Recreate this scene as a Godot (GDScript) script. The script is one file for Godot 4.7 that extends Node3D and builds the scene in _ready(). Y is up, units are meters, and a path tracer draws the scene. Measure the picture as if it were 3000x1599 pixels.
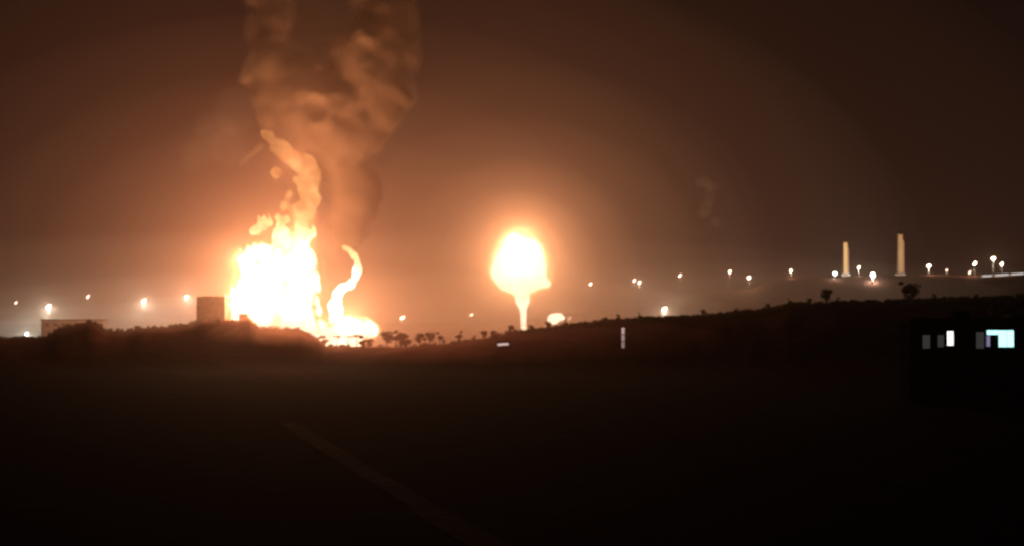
extends Node3D
# A night view over a dark plain: a large fire with its smoke column, a second round fireball, street lamps on a rise to the right.

const F := 1911.0          # focal length in picture widths of 1024 pixels
const EYE := 18.0          # height of the camera above the plain
const HORIZON := 318.0     # picture row at eye level
const FIRE := 915.0       # metres to the large fire
const BALL := 1080.0       # metres to the fireball

var used := {}
var rng := RandomNumberGenerator.new()
var M := {}

# ---------------------------------------------------------------- places
func at(x: float, y: float, d: float) -> Vector3:      # the point d metres ahead that the picture shows there
	return Vector3((x - 512.0) / F * d, EYE + (HORIZON - y) / F * d, -d)

func metres(pixels: float, d: float) -> float:
	return pixels / F * d

func along(profile: PackedVector2Array, x: float) -> float:
	if x <= profile[0].x:
		return profile[0].y
	for i in profile.size() - 1:
		if x <= profile[i + 1].x:
			var t := (x - profile[i].x) / (profile[i + 1].x - profile[i].x)
			return lerpf(profile[i].y, profile[i + 1].y, t)
	return profile[profile.size() - 1].y

var bank_line := PackedVector2Array([Vector2(-700, 340), Vector2(-60, 338), Vector2(0, 336.5), Vector2(46, 337), Vector2(57, 328), Vector2(76, 324), Vector2(88, 321), Vector2(94, 321), Vector2(107, 330), Vector2(130, 330), Vector2(138, 327.5), Vector2(168, 326), Vector2(194, 322.5), Vector2(200, 319), Vector2(228, 319), Vector2(236, 320), Vector2(248, 317), Vector2(259, 327), Vector2(301, 329), Vector2(320, 339), Vector2(324, 345), Vector2(400, 346), Vector2(450, 343), Vector2(480, 339), Vector2(512, 331), Vector2(545, 328), Vector2(586, 324), Vector2(620, 320.5), Vector2(660, 318.5), Vector2(713, 315.5), Vector2(766, 311), Vector2(787, 305), Vector2(853, 303), Vector2(930, 300.5), Vector2(1010, 298), Vector2(1100, 290), Vector2(1800, 280)])
var rise_line := PackedVector2Array([Vector2(-700, 334), Vector2(300, 338), Vector2(480, 330), Vector2(545, 318), Vector2(594, 309), Vector2(650, 305), Vector2(690, 295), Vector2(752, 288), Vector2(768, 281), Vector2(792, 277.5), Vector2(823, 276.5), Vector2(891, 275.5), Vector2(930, 274), Vector2(982, 275), Vector2(1100, 270), Vector2(1800, 262)])
var lumps := FastNoiseLite.new()

func ground_height(X: float, Z: float) -> float:
	var d := -Z
	var h := lerpf(0.12, 0.5, smoothstep(430.0, 560.0, d)) * lumps.get_noise_2d(X * 2.0, Z * 2.0) * clampf(Vector2(X, Z).length() / 60.0, 0, 1)
	if d < 300.0:
		return h
	var x := clampf(512.0 + F * X / d, -690.0, 1790.0)
	var crest := EYE + (HORIZON - along(bank_line, x)) / F * 880.0
	h += crest * smoothstep(690.0, 880.0, d) * (1.0 - smoothstep(886.0, 940.0, d))
	h += 1.2 * lumps.get_noise_2d(X * 6.0, Z * 6.0) * smoothstep(680.0, 800.0, d) * (1.0 - smoothstep(820.0, 870.0, d))
	var rise := EYE + (HORIZON - along(rise_line, x)) / F * 1150.0
	h += maxf(rise, 0.0) * smoothstep(1070.0, 1150.0, d) * (1.0 - 0.8 * smoothstep(1500.0, 2600.0, d))
	return h

# ---------------------------------------------------------------- naming
func numbered(called: String) -> String:
	var n: int = used.get(called, -1) + 1
	used[called] = n
	return called if n == 0 else "%s_%03d" % [called, n]

func tag(o: Node, label: String, category := "", group := "", kind := "") -> Node:
	if label:
		o.set_meta("label", label)
	if category:
		o.set_meta("category", category)
	if group:
		o.set_meta("group", group)
	if kind:
		o.set_meta("kind", kind)
	return o

func thing(called: String, label: String, category: String, where: Vector3, group := "", turn := 0.0) -> Node3D:
	var o := Node3D.new()
	o.name = numbered(called)
	add_child(o, true)
	o.position = where
	o.rotation.y = turn
	tag(o, label, category, group)
	return o

func part(called: String, mesh: Mesh, m: Material, parent: Node, where := Vector3.ZERO, turn := Vector3.ZERO) -> MeshInstance3D:
	var o := MeshInstance3D.new()
	o.name = called if parent != self else numbered(called)
	o.mesh = mesh
	o.material_override = m
	o.position = where
	o.rotation = turn
	parent.add_child(o, true)
	return o

# ---------------------------------------------------------------- shapes
func quad(st: SurfaceTool, a: Vector3, b: Vector3, c: Vector3, d: Vector3) -> void:
	for v in [a, b, c, a, c, d]:
		st.add_vertex(v)

func add_box(st: SurfaceTool, c: Vector3, s: Vector3, turn := Basis()) -> void:
	var p := []
	for i in 8:
		p.append(c + turn * (Vector3((i & 1) - 0.5, ((i >> 1) & 1) - 0.5, ((i >> 2) & 1) - 0.5) * s))
	quad(st, p[4], p[6], p[7], p[5])
	quad(st, p[1], p[3], p[2], p[0])
	quad(st, p[5], p[7], p[3], p[1])
	quad(st, p[0], p[2], p[6], p[4])
	quad(st, p[6], p[2], p[3], p[7])
	quad(st, p[0], p[4], p[5], p[1])

func begin() -> SurfaceTool:
	var st := SurfaceTool.new()
	st.begin(Mesh.PRIMITIVE_TRIANGLES)
	st.set_smooth_group(-1)
	return st

func done(st: SurfaceTool) -> ArrayMesh:
	st.generate_normals()
	return st.commit()

func box(s: Vector3) -> ArrayMesh:
	var st := begin()
	add_box(st, Vector3.ZERO, s)
	return done(st)

func add_tube(st: SurfaceTool, a: Vector3, b: Vector3, ra: float, rb: float, sides := 7) -> void:
	var y := (b - a).normalized()
	var x := y.cross(Vector3(0.31, 0.2, 0.93)).normalized()
	var z := x.cross(y)
	for i in sides:
		var t0 := TAU * i / sides
		var t1 := TAU * (i + 1) / sides
		var u := x * cos(t0) + z * sin(t0)
		var v := x * cos(t1) + z * sin(t1)
		quad(st, a + u * ra, b + u * rb, b + v * rb, a + v * ra)
		for w in [b, b + v * rb, b + u * rb, a, a + u * ra, a + v * ra]:
			st.add_vertex(w)

# ---------------------------------------------------------------- billows: flames and smoke
# Balls are [x, y, radius] in metres with a depth offset: Vector4(x, y, z, r). The field is a sum of soft balls, worn by noise and meshed as surface nets.
func field_of(balls: Array, cell: float, noise: FastNoiseLite, amp: float, lift := 1.0) -> Dictionary:
	var lo := Vector3(1e9, 1e9, 1e9)
	var hi := -lo
	for b: Vector4 in balls:
		var c := Vector3(b.x, b.y, b.z)
		var r := Vector3.ONE * absf(b.w) * 1.75
		lo = lo.min(c - r)
		hi = hi.max(c + r)
	var n := Vector3i(((hi - lo) / cell).ceil()) + Vector3i(2, 2, 2)
	var v := PackedFloat32Array()
	v.resize(n.x * n.y * n.z)
	for b: Vector4 in balls:
		var c := (Vector3(b.x, b.y, b.z) - lo) / cell
		var R := absf(b.w) * 1.6 / cell
		var r2 := R * R
		for k in range(maxi(0, int(c.z - R)), mini(n.z, int(c.z + R) + 2)):
			for j in range(maxi(0, int(c.y - R)), mini(n.y, int(c.y + R) + 2)):
				var q := (k - c.z) * (k - c.z) + (j - c.y) * (j - c.y)
				if q >= r2:
					continue
				var row := (k * n.y + j) * n.x
				for i in range(maxi(0, int(c.x - R)), mini(n.x, int(c.x + R) + 2)):
					var s := 1.0 - (q + (i - c.x) * (i - c.x)) / r2
					if s > 0.0:
						v[row + i] += s * s * signf(b.w)
	for k in n.z:
		for j in n.y:
			var row := (k * n.y + j) * n.x
			for i in n.x:
				var f := v[row + i]
				if f > 0.0:
					f = minf(f, 1.4)
					var p := lo + Vector3(i, j * lift, k) * cell
					v[row + i] = f + amp * noise.get_noise_3dv(p) * smoothstep(0.0, 0.25, f)
	return {"v": v, "n": n, "lo": lo, "cell": cell}

func billow(field: Dictionary, iso: float, paint_at: Callable, shade := false) -> ArrayMesh:      # paint_at(point) gives Vector2(heat or paleness, opacity)
	var v: PackedFloat32Array = field.v
	var n: Vector3i = field.n
	var lo: Vector3 = field.lo
	var cell: float = field.cell
	var sx := 1
	var sy := n.x
	var sz := n.x * n.y
	var index := PackedInt32Array()
	index.resize(v.size())
	index.fill(-1)
	var pos := PackedVector3Array()
	var nor := PackedVector3Array()
	var uv := PackedVector2Array()
	var col := PackedColorArray()
	var tri := PackedInt32Array()
	var cx := [0, 1, 0, 1, 0, 1, 0, 1]
	var cy := [0, 0, 1, 1, 0, 0, 1, 1]
	var cz := [0, 0, 0, 0, 1, 1, 1, 1]
	var off := [0, sx, sy, sx + sy, sz, sx + sz, sy + sz, sx + sy + sz]
	var edges := [[0, 1], [2, 3], [4, 5], [6, 7], [0, 2], [1, 3], [4, 6], [5, 7], [0, 4], [1, 5], [2, 6], [3, 7]]
	for k in range(1, n.z - 2):
		for j in range(1, n.y - 2):
			var row := (k * n.y + j) * n.x
			for i in range(1, n.x - 2):
				var at_cell := row + i
				var inside := 0
				for c in 8:
					if v[at_cell + off[c]] > iso:
						inside += 1
				if inside == 0 or inside == 8:
					continue
				var sum := Vector3.ZERO
				var count := 0
				for e in edges:
					var fa := v[at_cell + off[e[0]]] - iso
					var fb := v[at_cell + off[e[1]]] - iso
					if (fa > 0.0) != (fb > 0.0):
						var t := fa / (fa - fb)
						sum += Vector3(lerpf(cx[e[0]], cx[e[1]], t), lerpf(cy[e[0]], cy[e[1]], t), lerpf(cz[e[0]], cz[e[1]], t))
						count += 1
				var p := lo + (Vector3(i, j, k) + sum / count) * cell
				var g := Vector3(v[at_cell + 1] - v[at_cell - 1], v[at_cell + sy] - v[at_cell - sy], v[at_cell + sz] - v[at_cell - sz])
				index[at_cell] = pos.size()
				pos.append(p)
				nor.append(-g.normalized() if g.length() > 1e-6 else Vector3.UP)
				var look: Vector2 = paint_at.call(p)
				uv.append(Vector2(clampf(look.x, 0.01, 0.99), 0.5))
				var pale := look.x if shade else 1.0
				col.append(Color(pale, pale, pale, clampf(look.y, 0.0, 1.0)))
	var step := [sx, sy, sz]
	for k in range(2, n.z - 2):
		for j in range(2, n.y - 2):
			for i in range(2, n.x - 2):
				var here := (k * n.y + j) * n.x + i
				if index[here] < 0 and index[here - sx - sy] < 0 and index[here - sx - sz] < 0 and index[here - sy - sz] < 0:
					continue
				var a_in := v[here] > iso
				for axis in 3:
					var s: int = step[axis]
					if (v[here + s] > iso) == a_in:
						continue
					var s1: int = step[(axis + 1) % 3]
					var s2: int = step[(axis + 2) % 3]
					var q := [index[here], index[here - s1], index[here - s1 - s2], index[here - s2]]
					if q.min() < 0:
						continue
					if a_in:
						tri.append_array([q[0], q[2], q[1], q[0], q[3], q[2]])
					else:
						tri.append_array([q[0], q[1], q[2], q[0], q[2], q[3]])
	var arrays := []
	arrays.resize(Mesh.ARRAY_MAX)
	arrays[Mesh.ARRAY_VERTEX] = pos
	arrays[Mesh.ARRAY_NORMAL] = nor
	arrays[Mesh.ARRAY_TEX_UV] = uv
	arrays[Mesh.ARRAY_COLOR] = col
	arrays[Mesh.ARRAY_INDEX] = tri
	var mesh := ArrayMesh.new()
	mesh.add_surface_from_arrays(Mesh.PRIMITIVE_TRIANGLES, arrays)
	return mesh

func balls_at(list: Array, d: float, base: Vector3, grow := 1.0) -> Array:      # [x, y, r, depth] in the picture's pixels, read as real balls round base
	var out := []
	for b: Array in list:
		var p := at(b[0], b[1], d) - base
		out.append(Vector4(p.x, p.y, metres(b[3], d) if b.size() > 3 else 0.0, metres(b[2], d) * grow))
	return out

func chain(list: Array, steps: int, jitter := 0.0) -> Array:
	var out := []
	for i in list.size() - 1:
		for s in steps:
			var t := float(s) / steps
			var b := []
			for k in 4:
				b.append(lerpf(list[i][k], list[i + 1][k], t))
			if jitter > 0.0:
				b[0] += rng.randf_range(-1, 1) * b[2] * jitter
				b[1] += rng.randf_range(-1, 1) * b[2] * jitter * 0.5
				b[2] *= rng.randf_range(1.0 - jitter * 0.7, 1.0 + jitter * 0.5)
			out.append(b)
	out.append(list[-1])
	return out

# ---------------------------------------------------------------- materials
func paint(called: String, c: Color, rough := 0.9, tone := 0.0, size := 0.1) -> StandardMaterial3D:
	var m := StandardMaterial3D.new()
	m.resource_name = called
	m.albedo_color = c.linear_to_srgb()
	m.roughness = rough
	m.metallic_specular = 0.0 if rough > 0.85 else 0.4     # dry, matt surfaces
	if tone > 0.0:
		var n := FastNoiseLite.new()
		n.seed = hash(called) % 1000
		n.frequency = 0.012
		n.fractal_octaves = 5
		var t := NoiseTexture2D.new()
		t.width = 512
		t.height = 512
		t.seamless = true
		t.noise = n
		var g := Gradient.new()
		g.set_color(0, Color(1 - tone, 1 - tone, 1 - tone))
		g.set_color(1, Color.WHITE)
		t.color_ramp = g
		m.albedo_texture = t
		m.uv1_triplanar = true
		m.uv1_world_triplanar = true
		m.uv1_scale = Vector3.ONE * size
	return m

func glow(called: String, c: Color, strength: float) -> StandardMaterial3D:
	var m := StandardMaterial3D.new()
	m.resource_name = called
	m.albedo_color = Color(0.1, 0.1, 0.1)
	m.roughness = 0.6
	m.emission_enabled = true
	m.emission = c.linear_to_srgb()
	m.emission_energy_multiplier = strength
	return m

func flame_material(called: String, energy: float, veil: bool) -> StandardMaterial3D:
	var g := Gradient.new()
	g.offsets = PackedFloat32Array([0.0, 0.25, 0.5, 0.7, 0.85, 1.0])
	g.colors = PackedColorArray([Color(0.05, 0.016, 0.004).linear_to_srgb(), Color(0.13, 0.05, 0.015).linear_to_srgb(), Color(0.22, 0.12, 0.04).linear_to_srgb(), Color(0.3, 0.22, 0.10).linear_to_srgb(), Color(0.5, 0.42, 0.26).linear_to_srgb(), Color(1, 0.93, 0.75).linear_to_srgb()])
	var t := GradientTexture2D.new()
	t.gradient = g
	t.width = 256
	t.height = 4
	var m := StandardMaterial3D.new()
	m.resource_name = called
	m.albedo_color = Color.BLACK
	m.roughness = 1.0
	m.metallic_specular = 0.0
	m.emission_enabled = true
	m.emission = Color.WHITE
	m.emission_operator = BaseMaterial3D.EMISSION_OP_MULTIPLY
	m.emission_texture = t
	m.emission_energy_multiplier = energy
	m.texture_repeat = false
	m.vertex_color_use_as_albedo = true
	if veil:
		m.transparency = BaseMaterial3D.TRANSPARENCY_ALPHA
	return m

func smoke_material(called: String, c: Color) -> StandardMaterial3D:
	var m := StandardMaterial3D.new()
	m.resource_name = called
	m.albedo_color = c.linear_to_srgb()
	m.roughness = 1.0
	m.metallic_specular = 0.0
	m.vertex_color_use_as_albedo = true
	m.transparency = BaseMaterial3D.TRANSPARENCY_ALPHA
	m.backlight_enabled = true
	m.backlight = Color(0.75, 0.75, 0.75)
	return m

func fog(called: String, parent: Node, where: Vector3, size: Vector3, density: float, c := Color(0.9, 0.85, 0.8), turn := Vector3.ZERO) -> FogVolume:
	var o := FogVolume.new()
	o.name = called
	o.shape = RenderingServer.FOG_VOLUME_SHAPE_ELLIPSOID
	o.size = size
	var m := FogMaterial.new()
	m.resource_name = called
	m.density = density
	m.albedo = c.linear_to_srgb()
	o.material = m
	o.position = where
	o.rotation = turn
	parent.add_child(o, true)
	return o

func omni(called: String, parent: Node, where: Vector3, c: Color, energy: float, size: float) -> OmniLight3D:
	var l := OmniLight3D.new()
	l.name = called
	l.position = where
	l.light_color = c.linear_to_srgb()
	l.light_energy = energy
	l.light_size = size
	l.omni_range = 4000.0
	l.omni_attenuation = 2.0
	l.shadow_enabled = true
	parent.add_child(l, true)
	return l

# ---------------------------------------------------------------- the scene
func _ready() -> void:
	# camera, sky and exposure
	var camera := Camera3D.new()
	camera.name = "camera"
	camera.position = Vector3(0, EYE, 0)
	camera.rotation.x = atan((HORIZON - 272.5) / F)
	camera.near = 0.5
	camera.far = 20000.0
	var lens := CameraAttributesPhysical.new()
	lens.frustum_focal_length = 12.0 * F / 272.5
	lens.frustum_near = 0.5
	lens.frustum_far = 20000.0
	lens.frustum_focus_distance = 60.0
	lens.exposure_aperture = 0.98
	camera.attributes = lens
	add_child(camera)
	camera.current = true
	camera.fov = rad_to_deg(2.0 * atan(272.5 / F))

	var env := Environment.new()
	env.background_mode = Environment.BG_SKY
	var sky_look := ProceduralSkyMaterial.new()
	sky_look.sky_top_color = Color(0.004, 0.0018, 0.0012).linear_to_srgb()
	sky_look.sky_horizon_color = Color(0.021, 0.0085, 0.005).linear_to_srgb()
	sky_look.sky_curve = 0.12
	sky_look.ground_horizon_color = Color(0.012, 0.005, 0.003).linear_to_srgb()
	sky_look.ground_bottom_color = Color(0.004, 0.002, 0.002).linear_to_srgb()
	var sky := Sky.new()
	sky.sky_material = sky_look
	env.sky = sky
	env.background_energy_multiplier = 1.0
	env.tonemap_mode = Environment.TONE_MAPPER_LINEAR
	env.tonemap_exposure = 1.0
	env.sdfgi_enabled = true
	env.ssao_enabled = true
	env.ssil_enabled = true
	env.volumetric_fog_enabled = true
	env.volumetric_fog_density = 0.000022
	env.volumetric_fog_albedo = Color(0.95, 0.88, 0.83)
	env.volumetric_fog_anisotropy = 0.78
	env.volumetric_fog_length = 4000.0
	var world := WorldEnvironment.new()
	world.name = "world"
	world.environment = env
	add_child(world)

	rng.seed = 7
	lumps.seed = 4
	lumps.frequency = 0.01
	lumps.fractal_octaves = 4

	M.soil = paint("dark soil and dry grass", Color(0.052, 0.023, 0.016), 1.0, 0.55, 0.02)
	M.soil.metallic_specular = 0.03
	M.track = paint("dusty track", Color(0.11, 0.08, 0.06), 1.0, 0.5, 0.05)
	M.track.metallic_specular = 0.06
	M.concrete = paint("weathered concrete", Color(0.15, 0.13, 0.115), 0.95, 0.4, 0.05)
	M.pale = paint("pale render", Color(0.42, 0.42, 0.44), 0.9, 0.25, 0.05)
	M.dark_metal = paint("dark galvanised metal", Color(0.10, 0.10, 0.10), 0.6)
	M.dark_wall = paint("dark painted wall", Color(0.03, 0.028, 0.028), 0.95, 0.3, 0.1)
	M.roof = paint("dark roofing", Color(0.06, 0.055, 0.05), 0.9, 0.3, 0.1)
	M.bark = paint("bark", Color(0.06, 0.045, 0.035), 1.0)
	M.leaf = paint("dark foliage", Color(0.045, 0.055, 0.025), 0.9)
	M.dark_glass = paint("unlit window glass", Color(0.02, 0.02, 0.025), 0.15)
	M.lamp_white = glow("lamp warm white", Color(1, 0.84, 0.62), 6.5)
	M.lamp_pink = glow("lamp pinkish white", Color(1, 0.70, 0.5), 4.5)
	M.lamp_cool = glow("lamp cool white", Color(0.93, 1, 0.86), 7.5)
	M.lamp_dim = glow("lamp dim", Color(1, 0.66, 0.46), 1.2)
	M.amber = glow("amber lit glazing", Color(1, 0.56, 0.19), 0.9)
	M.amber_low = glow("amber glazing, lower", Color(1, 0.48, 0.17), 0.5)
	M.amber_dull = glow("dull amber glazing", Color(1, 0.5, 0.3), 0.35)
	M.tube_white = glow("white strip light", Color(0.95, 0.9, 0.86), 0.75)
	M.window_cyan = glow("cyan lit window", Color(0.5, 1.0, 1.0), 1.6)
	M.window_white = glow("white lit window", Color(1, 0.92, 0.88), 1.5)
	M.window_violet = glow("violet lit window", Color(0.42, 0.36, 0.62), 0.5)
	M.window_grey = glow("dim lit window", Color(0.5, 0.44, 0.44), 0.07)

	build_ground()
	build_buildings()
	build_fire()
	build_fireball()
	build_smoke()
	build_lamps()
	build_trees()
	build_small_things()

# ---------------------------------------------------------------- ground
func build_ground() -> void:
	var turns := PackedFloat32Array()
	var a := -PI
	while a < PI - 1e-4:
		turns.append(a)
		a += 0.0022 if absf(a) < 0.36 else 0.06
	turns.append(PI)
	var reach := PackedFloat32Array([0.0, 8, 20, 40, 60, 80, 100, 120, 140, 160, 185, 210, 240, 270, 300, 335, 370, 410, 450, 490, 530, 570, 610, 650, 690, 725, 755, 780, 800, 820, 838, 852, 864, 873, 880, 886, 892, 900, 912, 925, 940, 970, 1010, 1040, 1065, 1080, 1092, 1104, 1116, 1128, 1140, 1150, 1170, 1210, 1300, 1450, 1600, 1900, 2300, 2800, 3600, 5000, 7000])
	var st := begin()
	st.set_smooth_group(0)
	var w := turns.size()
	for r in reach:
		for t in turns:
			var k := 1.0 / maxf(cos(t), 0.5) if absf(t) < 1.0 else 1.0   # rings run straight across the view, as the banks do
			var p := Vector3(sin(t) * r * k, 0, -cos(t) * r * k)
			p.y = ground_height(p.x, p.z)
			st.add_vertex(p)
	for i in reach.size() - 1:
		for j in w - 1:
			var q := i * w + j
			for v in [q, q + w, q + w + 1, q, q + w + 1, q + 1]:
				st.add_index(v)
	var g := part("ground", done(st), M.soil, self)
	tag(g, "dark open plain rising to an earth bank and a hillside on the right", "", "", "structure")

	# a pale dirt track, running away from the lower middle of the view towards the left
	var ends := [Vector2(545, 580), Vector2(488, 544), Vector2(438, 515), Vector2(390, 485), Vector2(342, 456), Vector2(302, 431), Vector2(286, 422)]
	var mid := PackedVector3Array()
	for e in ends:
		var d: float = EYE * F / (e.y - HORIZON)
		mid.append(at(e.x, e.y, d))
	var curve := Curve3D.new()
	for i in mid.size():
		var way := (mid[mini(i + 1, mid.size() - 1)] - mid[maxi(i - 1, 0)]) / 6.0
		curve.add_point(mid[i], -way, way)
	st = begin()
	st.set_smooth_group(0)
	var n := 160
	for i in n:
		var row := []
		for k in 2:
			var t := curve.get_baked_length() * (i + k) / n
			var p := curve.sample_baked(t)
			var side := (curve.sample_baked(t + 1.0) - curve.sample_baked(t - 1.0)).cross(Vector3.UP).normalized() * (1.5 + 0.5 * lumps.get_noise_1d(t * 4.0))
			for q in [p - side, p + side]:
				q.y = ground_height(q.x, q.z) + 0.06
				row.append(q)
		quad(st, row[0], row[2], row[3], row[1])
	var track := part("dirt_track", done(st), M.track, self)
	tag(track, "pale dirt track crossing the dark field in the foreground", "", "", "structure")

# ---------------------------------------------------------------- buildings
func build_buildings() -> void:
	# the square tower on the bank, left of the fire
	var d := 880.0
	var base := at(213, 319, d)
	base.y = ground_height(base.x, base.z) - 1.5
	var t := thing("square_tower", "square windowless concrete tower on the dark bank left of the big fire", "tower", base)
	var top := at(213, 298, d).y - base.y
	var wide := metres(27.5, d)
	var st := begin()
	add_box(st, Vector3(0, top / 2, 0), Vector3(wide, top, wide))
	part("wall", done(st), M.concrete, t)
	part("cornice", box(Vector3(wide + 0.6, 0.5, wide + 0.6)), M.concrete, t, Vector3(0, top + 0.25, 0))
	for i in 5:
		var x := (i - 2) * wide * 0.2
		part("parapet_block", box(Vector3(wide * 0.17, 0.5 + 0.35 * (i % 2) + (0.3 if i == 2 else 0.0), 0.5)), M.concrete, t, Vector3(x, top + 0.7, wide / 2 - 0.3))
	part("roof_slab", box(Vector3(wide - 1.5, 0.3, wide - 1.5)), M.roof, t, Vector3(0, top + 0.65, -0.5))
	for s in [-1, 1]:
		part("corner_pier", box(Vector3(0.9, top - 0.6, 0.9)), M.concrete, t, Vector3(s * (wide / 2 - 0.3), (top - 0.6) / 2, wide / 2 - 0.2))

	# small block beside it
	base = at(243.5, 319, d)
	base.y = ground_height(base.x, base.z) - 1.0
	var hut := thing("roof_hut", "small flat-roofed hut on the bank between the tower and the fire", "hut", base)
	top = at(243, 313.6, d).y - base.y
	part("wall", box(Vector3(metres(8, d), top, 3.2)), M.concrete, hut, Vector3(0, top / 2, 0))
	part("roof", box(Vector3(metres(8, d) + 0.5, 0.25, 3.7)), M.roof, hut, Vector3(0, top + 0.125, 0))
	for spot in [[137.5, 325.6, 5.0, "low dark hut at the left end of the flat-topped bank"], [172.0, 324.2, 6.0, "low dark hut in the middle of the flat-topped bank"]]:
		base = at(spot[0], 328, d)
		base.y = ground_height(base.x, base.z) - 1.0
		top = at(spot[0], spot[1], d).y - base.y
		var h := thing("bank_hut", spot[3], "hut", base)
		part("wall", box(Vector3(metres(spot[2], d), top, 2.6)), M.concrete, h, Vector3(0, top / 2, 0))
		part("roof", box(Vector3(metres(spot[2], d) + 0.5, 0.22, 3.1)), M.roof, h, Vector3(0, top + 0.11, 0))

	# the pale low hall behind the bank on the far left
	d = 960.0
	base = at(75, 338, d)
	base.y = ground_height(base.x, base.z)
	var hall := thing("low_hall", "long pale flat-roofed hall behind the bank on the far left", "hall", base)
	top = at(75, 319.5, d).y - base.y
	wide = metres(61, d)
	part("wall", box(Vector3(wide, top, 12)), M.pale, hall, Vector3(0, top / 2, 0))
	part("roof", box(Vector3(wide + 0.8, 0.5, 12.8)), M.roof, hall, Vector3(0, top + 0.25, 0))
	for i in 7:
		var wn := part("window", box(Vector3(2.4, 1.6, 0.12)), M.dark_metal, hall, Vector3((i - 3) * wide / 7.4, top - 2.2, 6.06))
		part("pane", box(Vector3(2.1, 1.3, 0.06)), M.dark_glass, wn, Vector3(0, 0, 0.07))
	for i in 3:
		part("pier", box(Vector3(0.7, top - 0.4, 0.5)), M.pale, hall, Vector3((i - 1) * wide * 0.46, (top - 0.4) / 2, 6.2))

	# dark block of flats on the right, with lit rooms on its top floor
	d = 400.0
	var px := metres(1.0, d)
	base = Vector3(at(985, 0, d).x, 0, -d)
	base.y = ground_height(base.x, base.z) - 0.3
	var flats := thing("apartment_block", "dark block of flats at the right edge with a few lit top-floor windows", "building", base)
	top = at(985, 322, d).y - base.y
	wide = px * 150.0
	part("wall", box(Vector3(wide, top, 11)), M.dark_wall, flats, Vector3(0, top / 2, -5.5))
	var roof := part("roof", box(Vector3(wide + 0.5, 0.3, 11.5)), M.roof, flats, Vector3(0, top + 0.15, -5.5))
	part("parapet", box(Vector3(wide + 0.5, 0.7, 0.2)), M.dark_wall, roof, Vector3(0, 0.5, 5.6))
	part("stair_head", box(Vector3(3.2, 2.2, 3.2)), M.dark_wall, roof, Vector3(-4.0, 1.25, 0))
	var lit := [
		[922.0, 930.0, 334.0, 348.0, "window_grey", "dim reddish window, leftmost of the lit row"],
		[937.0, 944.0, 334.0, 346.5, "window_grey", "dim window left of the white one"],
		[946.5, 953.5, 330.0, 345.0, "window_white", "narrow bright white window"],
		[975.5, 984.0, 331.0, 348.0, "window_grey", "dim grey window left of the cyan one"],
		[985.5, 990.0, 334.0, 346.0, "window_violet", "narrow violet window beside the cyan one"],
	]
	for wd in lit:
		var c := at((wd[0] + wd[1]) / 2, (wd[2] + wd[3]) / 2, d) - base
		var size := Vector3((wd[1] - wd[0]) * px, (wd[3] - wd[2]) * px, 0.1)
		var fr := part("window", frame(size.x, size.y, 0.1), M.dark_metal, flats, Vector3(c.x, c.y, 0.05))
		fr.set_meta("label", wd[5])
		part("pane", box(Vector3(size.x - 0.12, size.y - 0.12, 0.05)), M[wd[4]], fr, Vector3(0, 0, 0.0))
	# the big cyan window: a lintel light and two panes
	var c0 := at(998.5, 337.8, d) - base
	var big := part("window", frame(27.5 * px, 17.5 * px, 0.12), M.dark_metal, flats, Vector3(c0.x + 0.3, c0.y, 0.06))
	big.set_meta("label", "wide bright cyan window with a dark left pane")
	part("transom", box(Vector3(11.5 * px, 4.5 * px, 0.05)), M.window_cyan, big, Vector3(-7.6 * px, 6.2 * px, 0.0))
	part("pane", box(Vector3(6.5 * px, 10.5 * px, 0.05)), M.dark_glass, big, Vector3(-6.0 * px, -1.6 * px, 0.0))
	part("pane", box(Vector3(8.0 * px, 16.6 * px, 0.05)), M.window_cyan, big, Vector3(2.4 * px, 0.0, 0.0))
	part("pane", box(Vector3(6.6 * px, 16.6 * px, 0.05)), M.window_cyan, big, Vector3(10.1 * px, 0.0, 0.0))
	part("mullion", box(Vector3(0.08, 5.4 * px, 0.1)), M.dark_metal, big, Vector3(6.6 * px, -5.6 * px, 0.03))
	omni("room_light", flats, Vector3(c0.x + 0.8, c0.y, 0.8), Color(0.5, 1, 1), 0.7, 0.8)
	for floor_ in 5:
		for i in 8:
			if floor_ == 0 and i == 0:
				continue
			var y := top - 7.2 - floor_ * 3.0
			if y < 1.2:
				continue
			var fr := part("window", frame(1.3, 1.4, 0.1), M.dark_metal, flats, Vector3((i - 3.5) * wide / 8.2, y - 0.4, 0.05))
			part("pane", box(Vector3(1.2, 1.3, 0.05)), M.dark_glass, fr)

	# low roof edge with strip lights, far right on the hill
	d = 1140.0
	base = at(1006, 277, d)
	base.y = ground_height(base.x, base.z)
	var canopy := thing("lit_canopy", "long low canopy with white strip lights on the hilltop at the far right", "canopy", base)
	var left := at(982, 276.2, d) - base
	var right := at(1040, 272.6, d) - base
	var tilt := atan2(right.y - left.y, right.x - left.x)
	part("roof", box(Vector3((right - left).length(), 0.4, 5)), M.roof, canopy, (left + right) / 2 + Vector3(0, 1.0, -2.0), Vector3(0, 0, tilt))
	for seg in [[0.0, 0.17], [0.22, 0.46], [0.5, 0.72], [0.76, 0.98]]:
		var p := left.lerp(right, seg[0])
		var q := left.lerp(right, seg[1])
		part("strip_light", box(Vector3((q - p).length(), 0.9, 0.3)), M.tube_white, canopy, (p + q) / 2 + Vector3(0, 0.3, 0.5), Vector3(0, 0, tilt))
	for i in 5:
		var p := left.lerp(right, 0.02 + i * 0.24)
		var foot := ground_height(base.x + p.x, base.z + p.z - 2.0) - base.y - 0.5
		part("post", box(Vector3(0.4, maxf(p.y + 0.8 - foot, 0.5), 0.4)), M.dark_metal, canopy, Vector3(p.x, (p.y + 0.8 + foot) / 2, -2.0))

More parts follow.
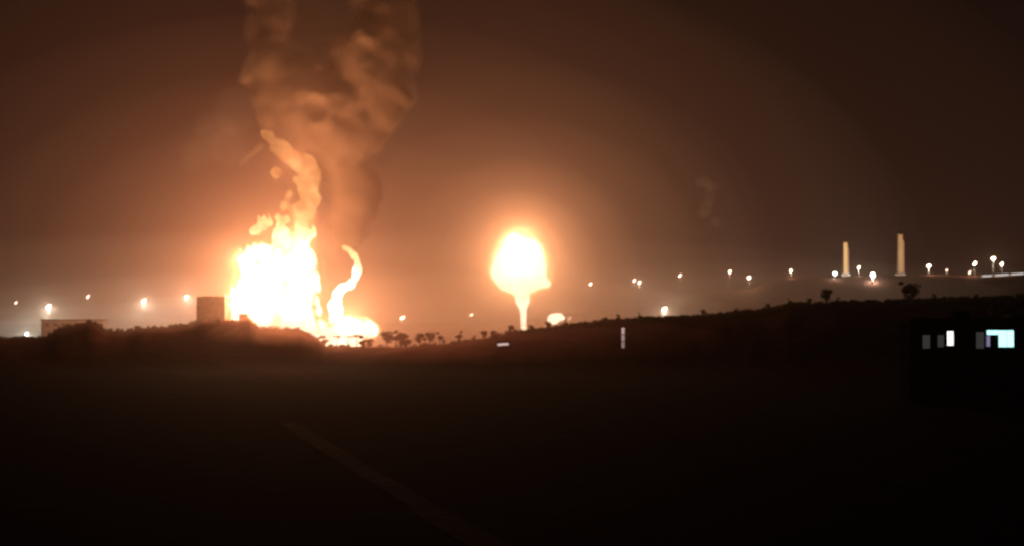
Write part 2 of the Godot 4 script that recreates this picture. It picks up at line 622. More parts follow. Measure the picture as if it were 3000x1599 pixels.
	# two slender lit towers on the hill
	for spec in [[846.0, 240.5, 274.5, 5.4, 5.0, "shorter lit slender tower on the hill, left of the pair", 0.0], [901.0, 232.0, 276.0, 6.0, 6.2, "taller dull amber slender tower on the hill, right of the pair", 0.35]]:
		d = 1155.0
		base = at(spec[0], spec[2], d)
		base.y = minf(ground_height(base.x, base.z), base.y)
		var tw := thing("lit_tower", spec[5], "tower", base, "lit towers on the hill")
		var high: float = at(spec[0], spec[1], d).y - base.y
		var r := metres(spec[3], d) / 2.0
		st = begin()
		add_tube(st, Vector3(0, 0, -r * 0.9), Vector3(0, high - 0.8, -r * 0.9), r * 1.15, r, 12)
		part("shaft", done(st), M.concrete, tw)
		st = begin()
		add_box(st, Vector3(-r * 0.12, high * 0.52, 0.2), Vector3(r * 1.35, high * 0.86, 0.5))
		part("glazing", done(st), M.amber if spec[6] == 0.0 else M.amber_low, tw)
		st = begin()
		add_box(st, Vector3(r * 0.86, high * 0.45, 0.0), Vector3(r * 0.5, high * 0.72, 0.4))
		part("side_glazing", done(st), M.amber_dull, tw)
		st = begin()
		add_tube(st, Vector3(0, high - 0.8, -r * 0.9), Vector3(0.5, high + 0.5, -r * 0.9), r, r * 0.4, 12)
		part("cap", done(st), M.roof, tw)
		part("plinth", box(Vector3(metres(spec[4] + 3.0, d), 2.2, 2.6)), M.pale, tw, Vector3(0, 0.6, -0.4))
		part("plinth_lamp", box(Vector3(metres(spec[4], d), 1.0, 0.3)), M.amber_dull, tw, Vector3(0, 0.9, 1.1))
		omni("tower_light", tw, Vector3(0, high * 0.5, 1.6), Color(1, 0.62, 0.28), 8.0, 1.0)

func frame(w: float, h: float, deep: float) -> ArrayMesh:
	var st := begin()
	var b := 0.07
	add_box(st, Vector3(0, h / 2 - b / 2, 0), Vector3(w, b, deep))
	add_box(st, Vector3(0, -h / 2 + b / 2, 0), Vector3(w, b, deep))
	add_box(st, Vector3(-w / 2 + b / 2, 0, 0), Vector3(b, h - 2 * b, deep))
	add_box(st, Vector3(w / 2 - b / 2, 0, 0), Vector3(b, h - 2 * b, deep))
	return done(st)

# ---------------------------------------------------------------- fire
func wear(seed_: int, size: float, octaves := 4, gain := 0.52) -> FastNoiseLite:
	var n := FastNoiseLite.new()
	n.seed = seed_
	n.noise_type = FastNoiseLite.TYPE_SIMPLEX_SMOOTH
	n.frequency = 1.0 / size
	n.fractal_octaves = octaves
	n.fractal_gain = gain
	return n

func build_fire() -> void:
	var base := at(285, 345, FIRE)
	base.y = ground_height(base.x, base.z)
	var fire := thing("blazing_fire", "huge white and yellow blaze billowing up behind the tower on the bank", "fire", base)
	var body := [[272, 292, 30], [285, 268, 24, 4], [298, 300, 18, 6], [262, 272, 16, -4], [252, 300, 17, 5], [240, 300, 9, 0], [234, 306, 7, 3], [240, 258, 7, 2], [248, 264, 9, -3], [262, 250, 10, 4], [290, 246, 14], [303, 262, 9, 2], [308, 285, 8], [305, 235, 7, -2], [268, 320, 24, 4], [300, 325, 18, 6], [245, 322, 12, 2], [280, 236, 8, 3], [258, 230, 5, 2], [266, 226, 4, -2], [300, 224, 6], [305, 214, 5.5, 3], [310, 205, 4, 2], [286, 219, 3.5], [278, 217, 3, 2], [325, 330, 12, 4], [345, 330, 12, 2], [362, 329, 11, 4], [372, 329, 7], [352, 340, 9], [330, 342, 10]]
	for i in 70:      # licks round the edge of the blaze
		var of: Array = body[rng.randi() % 20]
		var turn := rng.randf_range(-0.5, PI + 0.5)
		var far: float = of[2] * rng.randf_range(1.0, 1.35)
		var lick := [of[0] + cos(turn) * far, of[1] - sin(turn) * far, rng.randf_range(1.8, 4.2), rng.randf_range(-6, 6)]
		for k in 4:      # each a tongue that tapers upwards
			body.append([lick[0] + sin(k * 1.3 + turn) * 0.8, lick[1] - k * lick[2] * 1.1, lick[2] * (1.0 - 0.22 * k), lick[3]])
	var f := field_of(balls_at(body, FIRE, base), 0.9, wear(11, 15.0, 5), 1.5, 0.5)
	var flick := wear(5, 12.0, 3)
	var heat_core := func(p: Vector3) -> Vector2:
		var high := p.y / metres(140, FIRE)
		return Vector2(1.12 - 0.50 * smoothstep(0.60, 0.95, high) + 0.15 * flick.get_noise_3dv(p), 1.0)
	var heat_rim := func(p: Vector3) -> Vector2:
		var high := p.y / metres(140, FIRE)
		return Vector2(0.80 - 0.42 * smoothstep(0.5, 1.0, high) + 0.25 * flick.get_noise_3dv(p), 0.5)
	var heat_veil := func(p: Vector3) -> Vector2:
		var high := p.y / metres(140, FIRE)
		return Vector2(0.50 - 0.25 * smoothstep(0.4, 1.0, high) + 0.3 * flick.get_noise_3dv(p), 0.22)
	part("flame_core", billow(f, 0.55, heat_core), flame_material("flame core", 5.0, false), fire)
	part("flame_rim", billow(f, 0.36, heat_rim), flame_material("flame rim", 5.0, true), fire)
	part("flame_veil", billow(f, 0.2, heat_veil), flame_material("flame veil", 5.0, true), fire)

	for i in 2:      # hot gas round the blaze
		var wide := field_of(balls_at(body.slice(0, 31), FIRE, base, [1.15, 1.32][i]), 1.6, wear(15 + i, 18.0, 4), 0.7, 0.6)
		part("burning_gas", billow(wide, 0.3, func(p: Vector3) -> Vector2: return Vector2([0.5, 0.34][i] - 0.2 * smoothstep(40.0, 65.0, p.y) + 0.3 * flick.get_noise_3dv(p), [0.2, 0.14][i])), flame_material("hot gas %d" % i, 5.0, true), fire)

	var twist := chain([[338, 322, 6, 0], [336, 308, 5.2, 2], [337, 297, 4.6, 3], [343, 289, 3.8, 2], [352, 284, 3.4, 0], [357, 276, 3.9, -2], [359, 268, 3.6, -2], [357, 258, 2.8, 0], [351, 250, 2.6, 1], [344, 247, 2.0, 1]], 5, 0.45)
	var tf := field_of(balls_at(twist, FIRE + 6, base), 0.5, wear(21, 7.0, 4), 1.1)
	var heat_twist := func(p: Vector3) -> Vector2:
		return Vector2(1.0 - 0.4 * smoothstep(metres(55, FIRE), metres(100, FIRE), p.y) + 0.2 * flick.get_noise_3dv(p), 1.0)
	var heat_twist_rim := func(p: Vector3) -> Vector2:
		return Vector2(0.58 + 0.3 * flick.get_noise_3dv(p), 0.3)
	part("twisting_flame", billow(tf, 0.8, heat_twist), flame_material("twisting flame", 5.0, false), fire)
	part("twisting_flame_rim", billow(tf, 0.5, heat_twist_rim), flame_material("twisting flame rim", 5.0, true), fire)

	# sooty flame tongues that climb into the smoke
	var tongues := chain([[306, 222, 7, 4], [306, 205, 8, 6], [310, 190, 8, 6], [312, 175, 8, 7], [303, 163, 8, 6], [290, 155, 6, 8], [278, 146, 6, 8], [268, 138, 4, 8], [263, 132, 3, 8]], 5, 0.6) + [[285, 205, 5, 5], [290, 195, 5, 6], [296, 180, 4, 8], [277, 172, 4.5, 8], [277, 176, 4, 6], [298, 212, 8, 4]]
	var sf := field_of(balls_at(tongues, FIRE, base), 0.8, wear(31, 12.0, 5), 1.5)
	var heat_soot := func(p: Vector3) -> Vector2:
		var high := (p.y - metres(120, FIRE)) / metres(95, FIRE)
		return Vector2(0.46 - 0.26 * high + 0.35 * flick.get_noise_3dv(p), 0.42 - 0.15 * high)
	var heat_soot_rim := func(p: Vector3) -> Vector2:
		var high := (p.y - metres(120, FIRE)) / metres(95, FIRE)
		return Vector2(0.34 - 0.18 * high + 0.3 * flick.get_noise_3dv(p), 0.24 - 0.1 * high)
	part("sooty_tongue", billow(sf, 0.75, heat_soot), flame_material("sooty flame", 5.0, true), fire)
	part("sooty_tongue_rim", billow(sf, 0.5, heat_soot_rim), flame_material("sooty flame rim", 5.0, true), fire)
	part("sooty_tongue_veil", billow(sf, 0.25, heat_soot_rim), flame_material("sooty flame veil", 4.0, true), fire)

	var c := Color(1, 0.41, 0.185)
	for spot in [[270, 285, 36.0, 14000.0], [305, 236, 24.0, 4500.0], [300, 165, 26.0, 2600.0], [245, 262, 20.0, 3000.0], [352, 322, 20.0, 6000.0]]:
		omni("flame_light", fire, at(spot[0], spot[1], FIRE) - base + Vector3(0, 0, spot[2]), c, spot[3], 4.0)

	for i in 9:      # the smoky air round the blaze thins out evenly and drifts back with the wind
		var r := 34.0 * pow(1.39, i)
		var tone := lerpf(0.84, 0.60, i / 8.0)
		fog("thin_smoke", fire, at(280, 287, FIRE) - base + Vector3(0, 0, 40.0 - 0.6 * r), Vector3(r, r * 0.5 + 22.0, r) * 2.0, 0.0125 / pow(r, 0.72) * (0.36 if i < 4 else 1.04), Color(0.95, tone, tone * 0.86))
	for i in 6:
		var r := 0.55 * pow(1.3, i)
		fog("lit_dust", fire, at(277, 341, 812) - base, Vector3(15 * r, 5.0 * r + 2.0, 22 + 9 * r) * 2.0, 0.006 / r, Color(0.95, 0.60, 0.47))

func build_fireball() -> void:
	var base := at(522, 330, BALL)
	base.y = ground_height(base.x, base.z)
	var ball := thing("fireball", "round white fireball on a narrow stem of flame in the middle distance", "fire", base)
	var shape := [[519, 262, 19], [510, 253, 14, 3], [528, 253, 14, -3], [506, 265, 13, 4], [532, 266, 13], [519, 246, 13], [512, 276, 13, 2], [527, 276, 13], [520, 282, 10], [547, 283, 4], [541, 281, 6.5], [522, 291, 7], [523, 297, 5.8], [502, 272, 10], [537, 271, 10], [509, 282, 10], [530, 282, 10], [520, 284, 10]] + chain([[523, 299, 5.2, 0], [524, 306, 4.2, 0], [524, 320, 3.0, 0], [523, 332, 2.6, 0]], 5, 0.3)
	var f := field_of(balls_at(shape, BALL, base), 0.8, wear(41, 12.0, 5), 0.9, 0.6)
	var flick := wear(6, 14.0, 3)
	part("flame_core", billow(f, 0.6, func(p: Vector3) -> Vector2: return Vector2(0.8 + 0.5 * smoothstep(8.0, 20.0, p.y) + 0.1 * flick.get_noise_3dv(p), 1.0)), flame_material("fireball core", 5.0, false), ball)
	part("flame_rim", billow(f, 0.38, func(p: Vector3) -> Vector2: return Vector2(0.72 + 0.15 * flick.get_noise_3dv(p), 0.4)), flame_material("fireball rim", 5.0, true), ball)
	part("flame_veil", billow(f, 0.2, func(p: Vector3) -> Vector2: return Vector2(0.5 + 0.2 * flick.get_noise_3dv(p), 0.22)), flame_material("fireball veil", 5.0, true), ball)
	for i in 3:      # the burning gas thins out round it
		var wide := field_of(balls_at(shape.slice(0, 17), BALL, base, [1.12, 1.26, 1.42][i]), 1.2, wear(42 + i, 18.0, 4), 0.5)
		part("burning_gas", billow(wide, 0.3, func(p: Vector3) -> Vector2: return Vector2([0.62, 0.5, 0.4][i] + 0.2 * flick.get_noise_3dv(p), [0.2, 0.14, 0.09][i])), flame_material("burning gas %d" % i, 5.0, true), ball)
	for spot in [[519, 262, 26.0, 11000.0], [519, 240, 14.0, 4500.0]]:
		omni("flame_light", ball, at(spot[0], spot[1], BALL) - base + Vector3(0, 0, spot[2]), Color(1, 0.43, 0.19), spot[3], 4.0)

	for layer in [[30, 30, 0.0022], [46, 44, 0.0014], [70, 62, 0.0009], [105, 85, 0.0005], [145, 115, 0.00028], [215, 160, 0.00015]]:
		fog("thin_smoke", ball, at(519, 268, BALL) - base, Vector3(layer[0], layer[1], layer[0]) * 2.0, layer[2], Color(0.95, 0.84, 0.76))

	# a small fire at its foot
	base = at(555, 324, BALL + 15)
	base.y = minf(ground_height(base.x, base.z), base.y)
	var small := thing("ground_fire", "small bright fire burning on the ground right of the fireball's stem", "fire", base)
	var low := [[554, 317.5, 4.6], [558, 316, 4.2, 2], [551, 319, 3.4], [556, 320, 4], [562, 318, 2.6]]
	f = field_of(balls_at(low, BALL + 15, base), 0.35, wear(51, 5.0, 4), 0.9)
	part("flame_core", billow(f, 0.6, func(_p: Vector3) -> Vector2: return Vector2(1.1, 1.0)), flame_material("ground fire core", 5.0, false), small)
	part("flame_rim", billow(f, 0.32, func(_p: Vector3) -> Vector2: return Vector2(0.62, 0.4)), flame_material("ground fire rim", 5.0, true), small)
	omni("flame_light", small, Vector3(0, 5, 5), Color(1, 0.6, 0.3), 60.0, 1.5)

# ---------------------------------------------------------------- smoke
func build_smoke() -> void:
	var d := FIRE + 12.0
	var base := at(330, 255, d)
	base.y = 0.0
	var plume := thing("smoke_column", "tall column of brown smoke rising from the big fire out of the picture", "smoke", base)
	var list := [
		[334, 246, 9, 0], [338, 232, 14, 0], [345, 215, 19, 0], [350, 198, 20, 3], [358, 205, 13, 8], [340, 186, 22, 0], [330, 170, 24, 0], [352, 172, 16, 4],
		[318, 152, 26, 0], [345, 148, 26, 4], [368, 140, 18, 6], [300, 132, 28, 0], [335, 125, 34, 0], [368, 120, 28, 4], [384, 118, 18, 8], [285, 112, 26, 2], [268, 118, 12, 8],
		[275, 92, 28, 0], [310, 90, 36, 0], [345, 88, 38, 0], [380, 88, 30, 4], [396, 95, 20, 8], [264, 72, 24, 4], [262, 96, 12, 12],
		[272, 58, 26, 0], [296, 64, 22, -6], [352, 58, 26, 2], [380, 52, 34, 2], [398, 58, 22, 6], [266, 30, 22, 2], [276, 10, 22, 0], [374, 24, 30, 0], [396, 20, 26, 4], [322, 44, 16, -30],
		[264, -12, 24, 0], [384, -12, 34, 2], [402, -20, 22, 2], [270, -45, 28, 0], [380, -52, 36, 0], [398, -60, 26, 0], [278, -85, 28, 0], [370, -92, 36, 0],
	]
	list += [[356, 196, 24, 2], [366, 212, 13, 4], [357, 228, 13, 2], [368, 182, 17, 4], [352, 240, 9, 0], [374, 196, 9, 6]]
	for i in range(0, list.size(), 2):
		var b: Array = list[i]
		var r := metres(b[2], d) * 0.95
		fog("smoke_puff", plume, at(b[0], b[1], d) - base + Vector3(0, 0, b[3]), Vector3(r, r, r) * 2.0, 0.012, Color(0.72, 0.56, 0.42))
	fog("smoke_puff", plume, at(325, 10, d) - base + Vector3(0, 0, -20), Vector3(70, 90, 60), 0.006, Color(0.6, 0.45, 0.33))
	for i in 90:      # smaller puffs that break up its outline
		var of: Array = list[rng.randi() % list.size()]
		var turn := rng.randf() * TAU
		var far: float = of[2] * rng.randf_range(0.85, 1.15)
		list.append([of[0] + cos(turn) * far * 0.9, of[1] - sin(turn) * far, of[2] * rng.randf_range(0.16, 0.34), rng.randf_range(-14, 14)])
	list += [[326, 22, -24, 26], [308, 44, -14, 26], [346, 12, -18, 26], [330, 60, -12, 30], [326, 22, -20, 6], [362, 55, -9, 30], [349, 172, -8, 20], [318, 112, -9, 28]]      # hollows between the billows
	var f := field_of(balls_at(list, d, base, 0.85), 2.0, wear(61, 34.0, 4, 0.4), 0.75)
	var y_low := at(0, 250, d).y
	var y_high := at(0, 0, d).y
	var left := at(250, 0, d).x - base.x
	var right := at(416, 0, d).x - base.x
	var thin := func(p: Vector3) -> float:
		var up := smoothstep(y_low, y_high, p.y)
		var over := smoothstep(left, lerpf(left, right, 0.6), p.x)
		return lerpf(1.0, 0.75, up) * lerpf(0.6, 1.0, over)
	var soot := func(p: Vector3) -> float:      # freshly made smoke is blacker; it pales as air mixes in
		return lerpf(0.18, 1.0, smoothstep(at(0, 250, d).y, at(0, 10, d).y, p.y))
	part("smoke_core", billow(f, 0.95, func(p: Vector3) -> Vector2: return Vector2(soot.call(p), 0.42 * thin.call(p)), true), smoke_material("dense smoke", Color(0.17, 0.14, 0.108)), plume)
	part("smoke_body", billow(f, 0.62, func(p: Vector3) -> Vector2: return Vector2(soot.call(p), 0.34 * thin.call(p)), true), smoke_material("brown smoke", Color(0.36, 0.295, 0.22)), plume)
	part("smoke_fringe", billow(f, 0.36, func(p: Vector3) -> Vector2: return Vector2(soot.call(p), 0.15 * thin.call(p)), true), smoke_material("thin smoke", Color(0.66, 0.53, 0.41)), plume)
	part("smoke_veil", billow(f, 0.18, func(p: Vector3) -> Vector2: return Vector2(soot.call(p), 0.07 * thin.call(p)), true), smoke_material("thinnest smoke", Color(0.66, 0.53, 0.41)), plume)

	# mist lying behind and along the bank
	var mist := thing("ground_mist", "low mist lying along the foot of the fires and the lamps", "mist", at(300, 340, 980))
	for m in [[330, 328, 975, 300, 40, 150, 0.0014, 0.9], [470, 330, 1010, 120, 24, 120, 0.0014, 0.85], [188, 328, 985, 40, 14, 50, 0.006, 0.95], [130, 332, 985, 60, 13, 60, 0.004, 0.97], [50, 334, 985, 60, 12, 60, 0.003, 1.0], [110, 330, 990, 110, 26, 80, 0.001, 0.97], [470, 358, 790, 85, 15, 70, 0.0022, 0.5], [800, 291, 1030, 150, 13, 70, 0.0016, 0.9]]:
		var layers := 4 if m[7] < 0.6 else 2      # the reddish mist on the plain thins out slowly
		for i in layers:
			var r := (0.5 + 0.3 * i) if layers == 4 else (0.75 + 0.5 * i)
			fog("mist_bank", mist, at(m[0], m[1], m[2]) - mist.position, Vector3(m[3] * r, m[4] * r, m[5] * (0.8 + 0.2 * r)) * 2.0, m[6] * (0.32 if layers == 4 else 0.6 - 0.2 * i), Color(0.95, 0.95 * m[7], 0.95 * m[7] * (0.9 if m[7] < 0.93 else 1.0)))

	# loose wisps
	var wisp := thing("smoke_wisp", "short curl of pale smoke hanging left of the smoke column", "smoke", at(250, 155, FIRE))
	var curl := chain([[240, 163, 3.0, 0], [246, 157, 3.4, 1], [254, 150, 3.6, 1], [262, 144, 4.0, 0]], 3)
	var wf := field_of(balls_at(curl, FIRE, wisp.position), 0.8, wear(71, 9.0, 3), 0.4)
	part("smoke_body", billow(wf, 0.5, func(_p: Vector3) -> Vector2: return Vector2(0, 0.25)), smoke_material("wisp smoke", Color(0.1, 0.09, 0.075)), wisp)

	var faint := thing("drifting_smoke", "faint pale scrap of smoke drifting high above the lamps on the right", "smoke", at(708, 200, 900))
	for s in [[704, 182, 9, 6], [712, 186, 8, 5], [710, 196, 6, 12], [706, 208, 7, 9], [716, 222, 6, 6], [703, 214, 6, 5]]:
		fog("smoke_puff", faint, at(s[0], s[1], 900) - faint.position, Vector3(metres(s[2] * 2, 900), metres(s[3] * 2, 900), metres(s[2] * 2, 900)), 0.02)
	var side := thing("smoke_bank", "thin brown smoke spreading left of the smoke column", "smoke", at(205, 140, FIRE + 20))
	for s in [[200, 152, 22, 14], [215, 128, 24, 18], [228, 145, 20, 22], [190, 165, 12, 8], [235, 110, 24, 26]]:
		fog("smoke_puff", side, at(s[0], s[1], FIRE + 20) - side.position, Vector3(metres(s[2] * 2, FIRE), metres(s[3] * 2, FIRE), metres(s[2] * 2, FIRE)), 0.0032)

# ---------------------------------------------------------------- lamps
func build_lamps() -> void:
	# x, y, width, height, tilt, metres, material, light energy, label
	var lamps := [
		[16, 302, 5, 3.0, 0.9, 1010, "lamp_pink", 20, "small pinkish mast lamp nearest the left edge"],
		[48.5, 306, 8, 6.5, 0.6, 1000, "lamp_white", 900, "big bright mast lamp above the pale hall on the left"],
		[88, 296, 6.5, 3.6, 0.9, 1010, "lamp_pink", 40, "mast lamp standing higher, right of the pale hall's big lamp"],
		[144, 300, 7, 4.6, 0.6, 1010, "lamp_white", 1000, "mast lamp over the flat-topped bank, halfway to the tower"],
		[187, 295.5, 5, 3.0, 0.9, 1010, "lamp_dim", 1300, "faint mast lamp just left of the square tower"],
		[27, 333, 4, 3.4, 0.6, 990, "lamp_cool", 380, "low cool white lamp at the foot of the glow on the far left"],
		[402.5, 317, 7.5, 6.5, 0.5, 1040, "lamp_white", 60, "white lamp above the trees right of the big fire"],
		[471.5, 314, 5, 5, 0.6, 1060, "lamp_pink", 30, "yellowish lamp left of the fireball's stem"],
		[570, 317, 4.5, 5, 0.5, 1100, "lamp_dim", 20, "dim orange lamp right of the small ground fire"],
		[590.5, 283.5, 5.5, 4.2, 0.9, 1120, "lamp_pink", 40, "first street lamp right of the fireball"],
		[634.5, 280, 5.5, 4.2, 0.6, 1130, "lamp_pink", 40, "left lamp of the close pair right of the fireball"],
		[639.5, 282, 5, 4.2, 0.9, 1120, "lamp_white", 40, "right lamp of the close pair right of the fireball"],
		[664.5, 308.5, 7.5, 7.5, 0.5, 1000, "lamp_white", 90, "low bright yellowish lamp at the edge of the dark bank"],
		[680, 275, 5.5, 4.2, 0.7, 1150, "lamp_pink", 40, "lone street lamp above the hillside, third along the road"],
		[730, 271, 5, 3.8, 0.8, 1150, "lamp_pink", 40, "small lamp above left of a rounder one, middle of the hillside"],
		[749, 277, 5.6, 5.4, 0.3, 1140, "lamp_white", 60, "round white lamp in the middle of the hillside road"],
		[791, 270, 4.2, 4.8, 1.0, 1150, "lamp_pink", 40, "small upright pinkish lamp where the hilltop levels off"],
		[835, 273, 6, 6, 0.0, 1140, "lamp_cool", 50, "round white lamp touching the foot of the shorter lit tower"],
		[859, 267, 5, 4.4, 1.0, 1150, "lamp_white", 40, "slanted lamp just right of the shorter lit tower"],
		[873, 274.5, 7, 9.5, 1.57, 1135, "lamp_cool", 130, "large greenish white floodlight between the two lit towers"],
		[929, 265.5, 6, 6, 0.2, 1150, "lamp_white", 50, "round white lamp right of the taller lit tower"],
		[947, 269.5, 4.4, 3.2, 0.8, 1150, "lamp_dim", 10, "dim small lamp on the hilltop right of the round lamp"],
		[975, 263, 6.4, 4.8, 0.8, 1150, "lamp_white", 50, "slanted bright lamp left of the highest lamp"],
		[970, 271.5, 6, 4, 0.8, 1145, "lamp_dim", 10, "dim low lamp beneath the slanted bright lamp"],
		[993.5, 258, 6.6, 6.2, 0.2, 1150, "lamp_white", 60, "highest lamp on the hilltop, near the right edge"],
		[1002, 263.5, 5, 4.6, 1.0, 1150, "lamp_white", 50, "slanted lamp close right of the highest lamp"],
		[1024, 304.5, 5, 4.6, 0.3, 700, "lamp_white", 12, "small white lamp cut by the right edge of the picture"],
	]
	for s in lamps:
		var d: float = s[5]
		var head := at(s[0], s[1], d)
		var foot := Vector3(head.x, ground_height(head.x, head.z - 0.6), head.z - 0.6)
		var high := head.y - foot.y
		var lamp := thing("street_lamp", s[8], "street lamp", foot, "lit lamps on poles")
		var st := begin()
		add_tube(st, Vector3(0, -0.5, 0), Vector3(0, maxf(high - 0.4, 0.5), 0), 0.16, 0.08, 8)
		part("pole", done(st), M.dark_metal, lamp)
		st = begin()
		add_tube(st, Vector3(0, high - 0.5, 0), Vector3(0, high, 0.45), 0.1, 0.08, 6)
		part("arm", done(st), M.dark_metal, lamp)
		var w := metres(s[2], d) * 0.74
		var h := metres(s[3], d) * 0.5
		var bulb := SphereMesh.new()
		bulb.radius = 0.5
		bulb.height = 1.0
		bulb.radial_segments = 14
		bulb.rings = 8
		var glass := part("lamp_head", bulb, M[s[6]], lamp, Vector3(0, high, 0.6), Vector3(0, 0, s[4]))
		glass.scale = Vector3(w, h, minf(w, h) * 0.5)
		part("housing", box(Vector3(0.5, 0.35, 0.4)), M.dark_metal, lamp, Vector3(0, high, 0.6 - minf(w, h) * 0.25 - 0.24))
		var tint: Color = M[s[6]].emission.srgb_to_linear()
		omni("lamp_light", lamp, Vector3(0, high - h * 0.6, 0.9 + minf(w, h) * 0.3), tint, s[7] * (6.0 if s[0] > 580 and s[0] < 1010 else 1.0), 0.3)

# ---------------------------------------------------------------- trees
func crown_mesh(seed_: int, wide: float, tall: float, lift: float, leaves: int, palm := false) -> ArrayMesh:
	var r := RandomNumberGenerator.new()
	r.seed = seed_
	var st := begin()
	if palm:
		for i in 15:
			var turn := TAU * i / 15.0 + r.randf() * 0.3
			var droop := r.randf_range(0.3, 1.2)
			var out := Vector3(cos(turn), 0, sin(turn))
			var side := out.cross(Vector3.UP) * 0.35
			var a := Vector3(0, lift, 0)
			var b := a + out * wide * 0.3 + Vector3(0, tall * 0.28, 0)
			var c := a + out * wide * 0.5 + Vector3(0, tall * (0.25 - droop * 0.55), 0)
			quad(st, a - side * 0.4, b - side, b + side, a + side * 0.4)
			quad(st, b - side, c - side * 0.2, c + side * 0.2, b + side)
		return done(st)
	var clumps := []
	for i in 9:
		clumps.append([Vector3(r.randfn() * wide * 0.15, lift + tall * r.randf_range(0.1, 0.95), r.randfn() * wide * 0.15), r.randf_range(0.14, 0.26) * wide])
	for i in leaves:
		var k: Array = clumps[i % clumps.size()]
		var dir := Vector3(r.randfn(), r.randfn() * 0.8, r.randfn()).normalized()
		var p: Vector3 = k[0] + dir * k[1] * pow(r.randf(), 0.4)
		var u := Vector3(r.randfn(), r.randfn(), r.randfn()).normalized()
		var v := u.cross(dir).normalized()
		var s := r.randf_range(0.25, 0.55)
		quad(st, p - u * s, p + v * s * 0.6, p + u * s, p - v * s * 0.6)
	return done(st)

func trunk_mesh(seed_: int, high: float, thick: float) -> ArrayMesh:
	var r := RandomNumberGenerator.new()
	r.seed = seed_
	var st := begin()
	var p := Vector3(0, -0.6, 0)
	var q := Vector3(r.randf_range(-0.3, 0.3), high * 0.55, r.randf_range(-0.3, 0.3))
	add_tube(st, p, q, thick, thick * 0.7, 7)
	for i in 4:
		var a := TAU * i / 4.0 + r.randf()
		add_tube(st, q - Vector3(0, 0.2 * i, 0), q + Vector3(cos(a) * high * 0.22, high * r.randf_range(0.3, 0.5), sin(a) * high * 0.22), thick * 0.5, thick * 0.12, 5)
	return done(st)

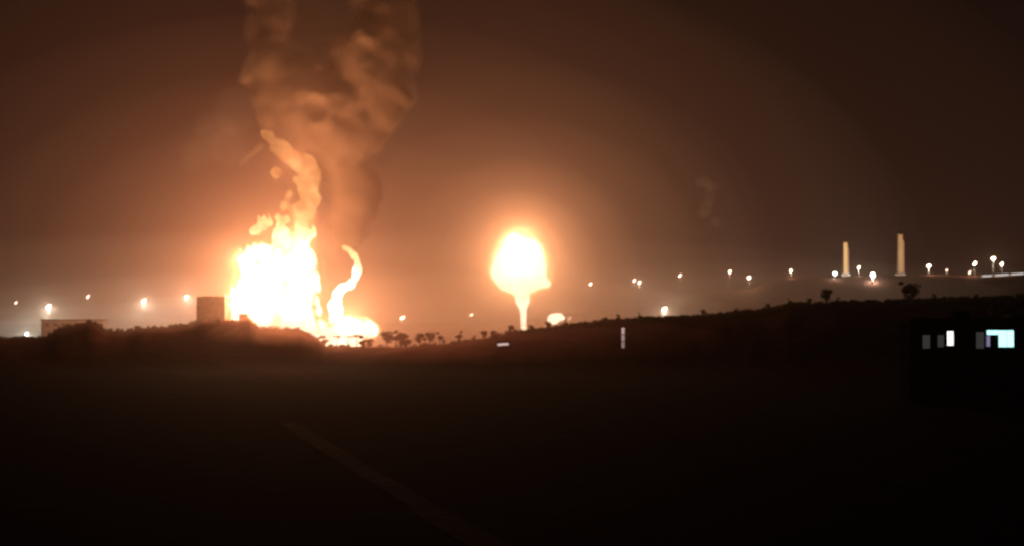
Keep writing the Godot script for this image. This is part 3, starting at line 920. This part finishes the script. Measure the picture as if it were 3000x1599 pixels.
func build_trees() -> void:
	var kinds := []
	for k in 4:
		var wide: float = [6.5, 5.0, 8.0, 4.2][k]
		kinds.append([trunk_mesh(200 + k, [4.5, 5.0, 5.0, 3.8][k], 0.28), crown_mesh(100 + k, wide, [6.0, 7.0, 7.2, 5.0][k], [0.9, 1.2, 0.9, 0.6][k], 620), [7.2, 8.6, 8.4, 5.8][k]])
	var pst := begin()
	add_tube(pst, Vector3(0, -0.6, 0), Vector3(0.2, 3.2, 0), 0.28, 0.2, 7)
	add_tube(pst, Vector3(0.2, 3.2, 0), Vector3(0.15, 6.2, 0.1), 0.2, 0.16, 7)
	kinds.append([done(pst), crown_mesh(130, 5.2, 3.6, 6.1, 0, true), 7.6])
	# x, picture row of the top, kind, metres, label
	var trees := [
		[324, 336, 3, 872, "stubby tree at the right foot of the dark bank, left of the palms"],
		[337, 335.5, 4, 868, "leftmost small palm silhouetted against the fire's right base"],
		[348, 335.5, 4, 868, "middle small palm silhouetted against the fire's right base"],
		[357, 334.5, 4, 868, "rightmost small palm silhouetted against the fire's right base"],
		[363, 336, 3, 868, "small bushy tree right of the three palms"],
		[369, 338, 0, 868, "low round tree at the right end of the blaze"],
		[387, 331, 2, 866, "tall leaning tree left of the white lamp"],
		[396, 330, 1, 868, "thin tree beneath the white lamp, left of a wide one"],
		[405, 331, 0, 866, "open-crowned tree under the white lamp's right side"],
		[420, 333, 2, 864, "wide round tree, first right of the white lamp"],
		[430, 332, 2, 866, "broad dense tree in the middle of the tree row"],
		[440, 332, 1, 868, "upright tree on the right shoulder of the broad dense one"],
		[459, 331, 1, 868, "lone slim tree below the yellowish lamp"],
		[474, 338, 3, 868, "low bush-like tree right of the lone slim tree"],
		[484, 331, 2, 866, "wide hazy tree left of the fireball's stem"],
		[493, 330, 0, 868, "ragged tree close left of the fireball's stem"],
		[511, 329, 2, 866, "rounded tree just under the fireball's stem"],
		[532, 325, 0, 868, "tree right of the fireball's stem"],
		[548, 326, 2, 868, "wide dark tree below the small ground fire"],
		[566, 322, 1, 868, "pointed tree below the dim orange lamp"],
		[604, 317, 0, 868, "first tree on the rising right bank"],
		[618, 315, 3, 868, "short tree above the white light post"],
		[640, 315.5, 1, 868, "slim tree left of the low yellowish lamp"],
		[703, 312, 2, 868, "humped tree on the bank below the lone street lamps"],
		[735, 310, 0, 868, "small tree on the bank below the round hillside lamp"],
		[768, 305, 2, 868, "wide tree where the bank steps up"],
		[790, 300, 1, 868, "pointed tree on top of the bank's step"],
		[809, 298, 0, 868, "rounded tree left of the tall dark tree by the tower"],
		[827, 289, 2, 866, "tall dark tree standing before the shorter lit tower"],
		[838, 298, 3, 868, "small tree right of the tall dark one"],
		[905, 281, 1, 866, "tall dark tree before the foot of the taller lit tower"],
		[912, 283, 2, 868, "broad dark tree right before the taller lit tower"],
		[935, 295, 3, 868, "low tree on the bank right of the taller lit tower"],
		[975, 294, 0, 868, "low tree on the bank beneath the strip-lit canopy"],
		[1020, 279, 2, 600, "big near-black tree cut by the right edge below the canopy"],
		[1034, 284, 0, 610, "dark tree just outside the right edge beside the big one"],
	]
	var made := {}
	for s in trees:
		var d: float = s[3]
		var k: Array = kinds[s[2]]
		var top := at(s[0], s[1] - 1.5, d)
		var foot := Vector3(top.x, ground_height(top.x, top.z), top.z)
		var size := clampf((top.y - foot.y) / k[2], 0.45, 3.0)
		var t: Node3D
		if made.has(s[2]):
			t = made[s[2]].duplicate()
			t.name = numbered("palm_tree" if s[2] == 4 else "tree")
			add_child(t, true)
		else:
			t = thing("palm_tree" if s[2] == 4 else "tree", "", "tree", foot)
			part("trunk", k[0], M.bark, t)
			part("crown", k[1], M.leaf, t)
			made[s[2]] = t
		t.position = foot
		t.rotation.y = rng.randf() * TAU
		t.scale = Vector3(1.3, 1.0, 1.3) * size
		tag(t, s[4], "tree", "trees along the dark bank")

	# the scrub that covers the bank, too dense to count
	var bush := crown_mesh(150, 3.6, 2.2, 0.0, 160)
	var mm := MultiMesh.new()
	mm.transform_format = MultiMesh.TRANSFORM_3D
	mm.mesh = bush
	var spots := []
	for i in 1500:
		var d := rng.randf_range(845, 886)
		var x := rng.randf_range(-60, 1090)
		if x < 520 and rng.randf() < 0.55:
			x = rng.randf_range(520, 1090)
		var p := at(x, 300, d)
		p.y = ground_height(p.x, p.z) - 0.2
		var s := rng.randf_range(0.35, 1.0) * (0.6 if x < 560 else 0.8)
		spots.append(Transform3D(Basis(Vector3.UP, rng.randf() * TAU).scaled(Vector3(s * 1.3, s, s * 1.3)), p))
	mm.instance_count = spots.size()
	for i in spots.size():
		mm.set_instance_transform(i, spots[i])
	var scrub := MultiMeshInstance3D.new()
	scrub.name = "scrub"
	scrub.multimesh = mm
	scrub.material_override = M.leaf
	add_child(scrub, true)
	tag(scrub, "dark low scrub covering the bank and the plain", "scrub", "", "stuff")

# ---------------------------------------------------------------- small things
func build_small_things() -> void:
	# the white light post in the middle distance
	var d := 765.0
	var foot := at(623, 349, d)
	foot.y = ground_height(foot.x, foot.z)
	var post := thing("light_post", "upright white tube light on a short post, middle of the dark plain", "light post", foot)
	var low := at(623, 347.5, d).y - foot.y
	var high := at(623, 326.5, d).y - foot.y
	var st := begin()
	add_tube(st, Vector3(0, -0.4, -0.35), Vector3(0, high, -0.35), 0.16, 0.14, 8)
	part("pole", done(st), M.dark_metal, post)
	for i in 3:
		var a := lerpf(low, high, i / 3.0 + 0.02)
		var b := lerpf(low, high, (i + 1) / 3.0 - 0.02)
		st = begin()
		add_tube(st, Vector3(0, a, 0), Vector3(0, b, 0), 0.62, 0.62, 10)
		part("tube_light", done(st), glow("tube light", Color(1, 0.66, 0.62), [0.26, 0.3, 0.5][i]), post)
	omni("post_light", post, Vector3(0, (low + high) / 2, 1.0), Color(1, 0.66, 0.62), 1.2, 0.5)

	# the pale strip under the trees
	d = 790.0
	foot = at(503, 347, d)
	foot.y = ground_height(foot.x, foot.z)
	var shed := thing("low_shed", "low shed with a pale lit strip window in front of the tree row", "shed", foot)
	high = maxf(at(503, 343, d).y - foot.y, 2.2)
	part("wall", box(Vector3(metres(12.5, d), high, 3.0)), M.dark_wall, shed, Vector3(0, high / 2, -1.5))
	part("roof", box(Vector3(metres(13.5, d), 0.2, 3.6)), M.roof, shed, Vector3(0, high + 0.13, -1.5), Vector3(0, 0, 0.03))
	part("strip_window", box(Vector3(metres(11, d), 0.95, 0.1)), glow("strip window", Color(1, 0.7, 0.66), 0.75), shed, Vector3(0, high * 0.55, 0.05), Vector3(0, 0, 0.07))
	omni("window_light", shed, Vector3(0, high * 0.55, 0.8), Color(1, 0.7, 0.66), 0.6, 0.4)
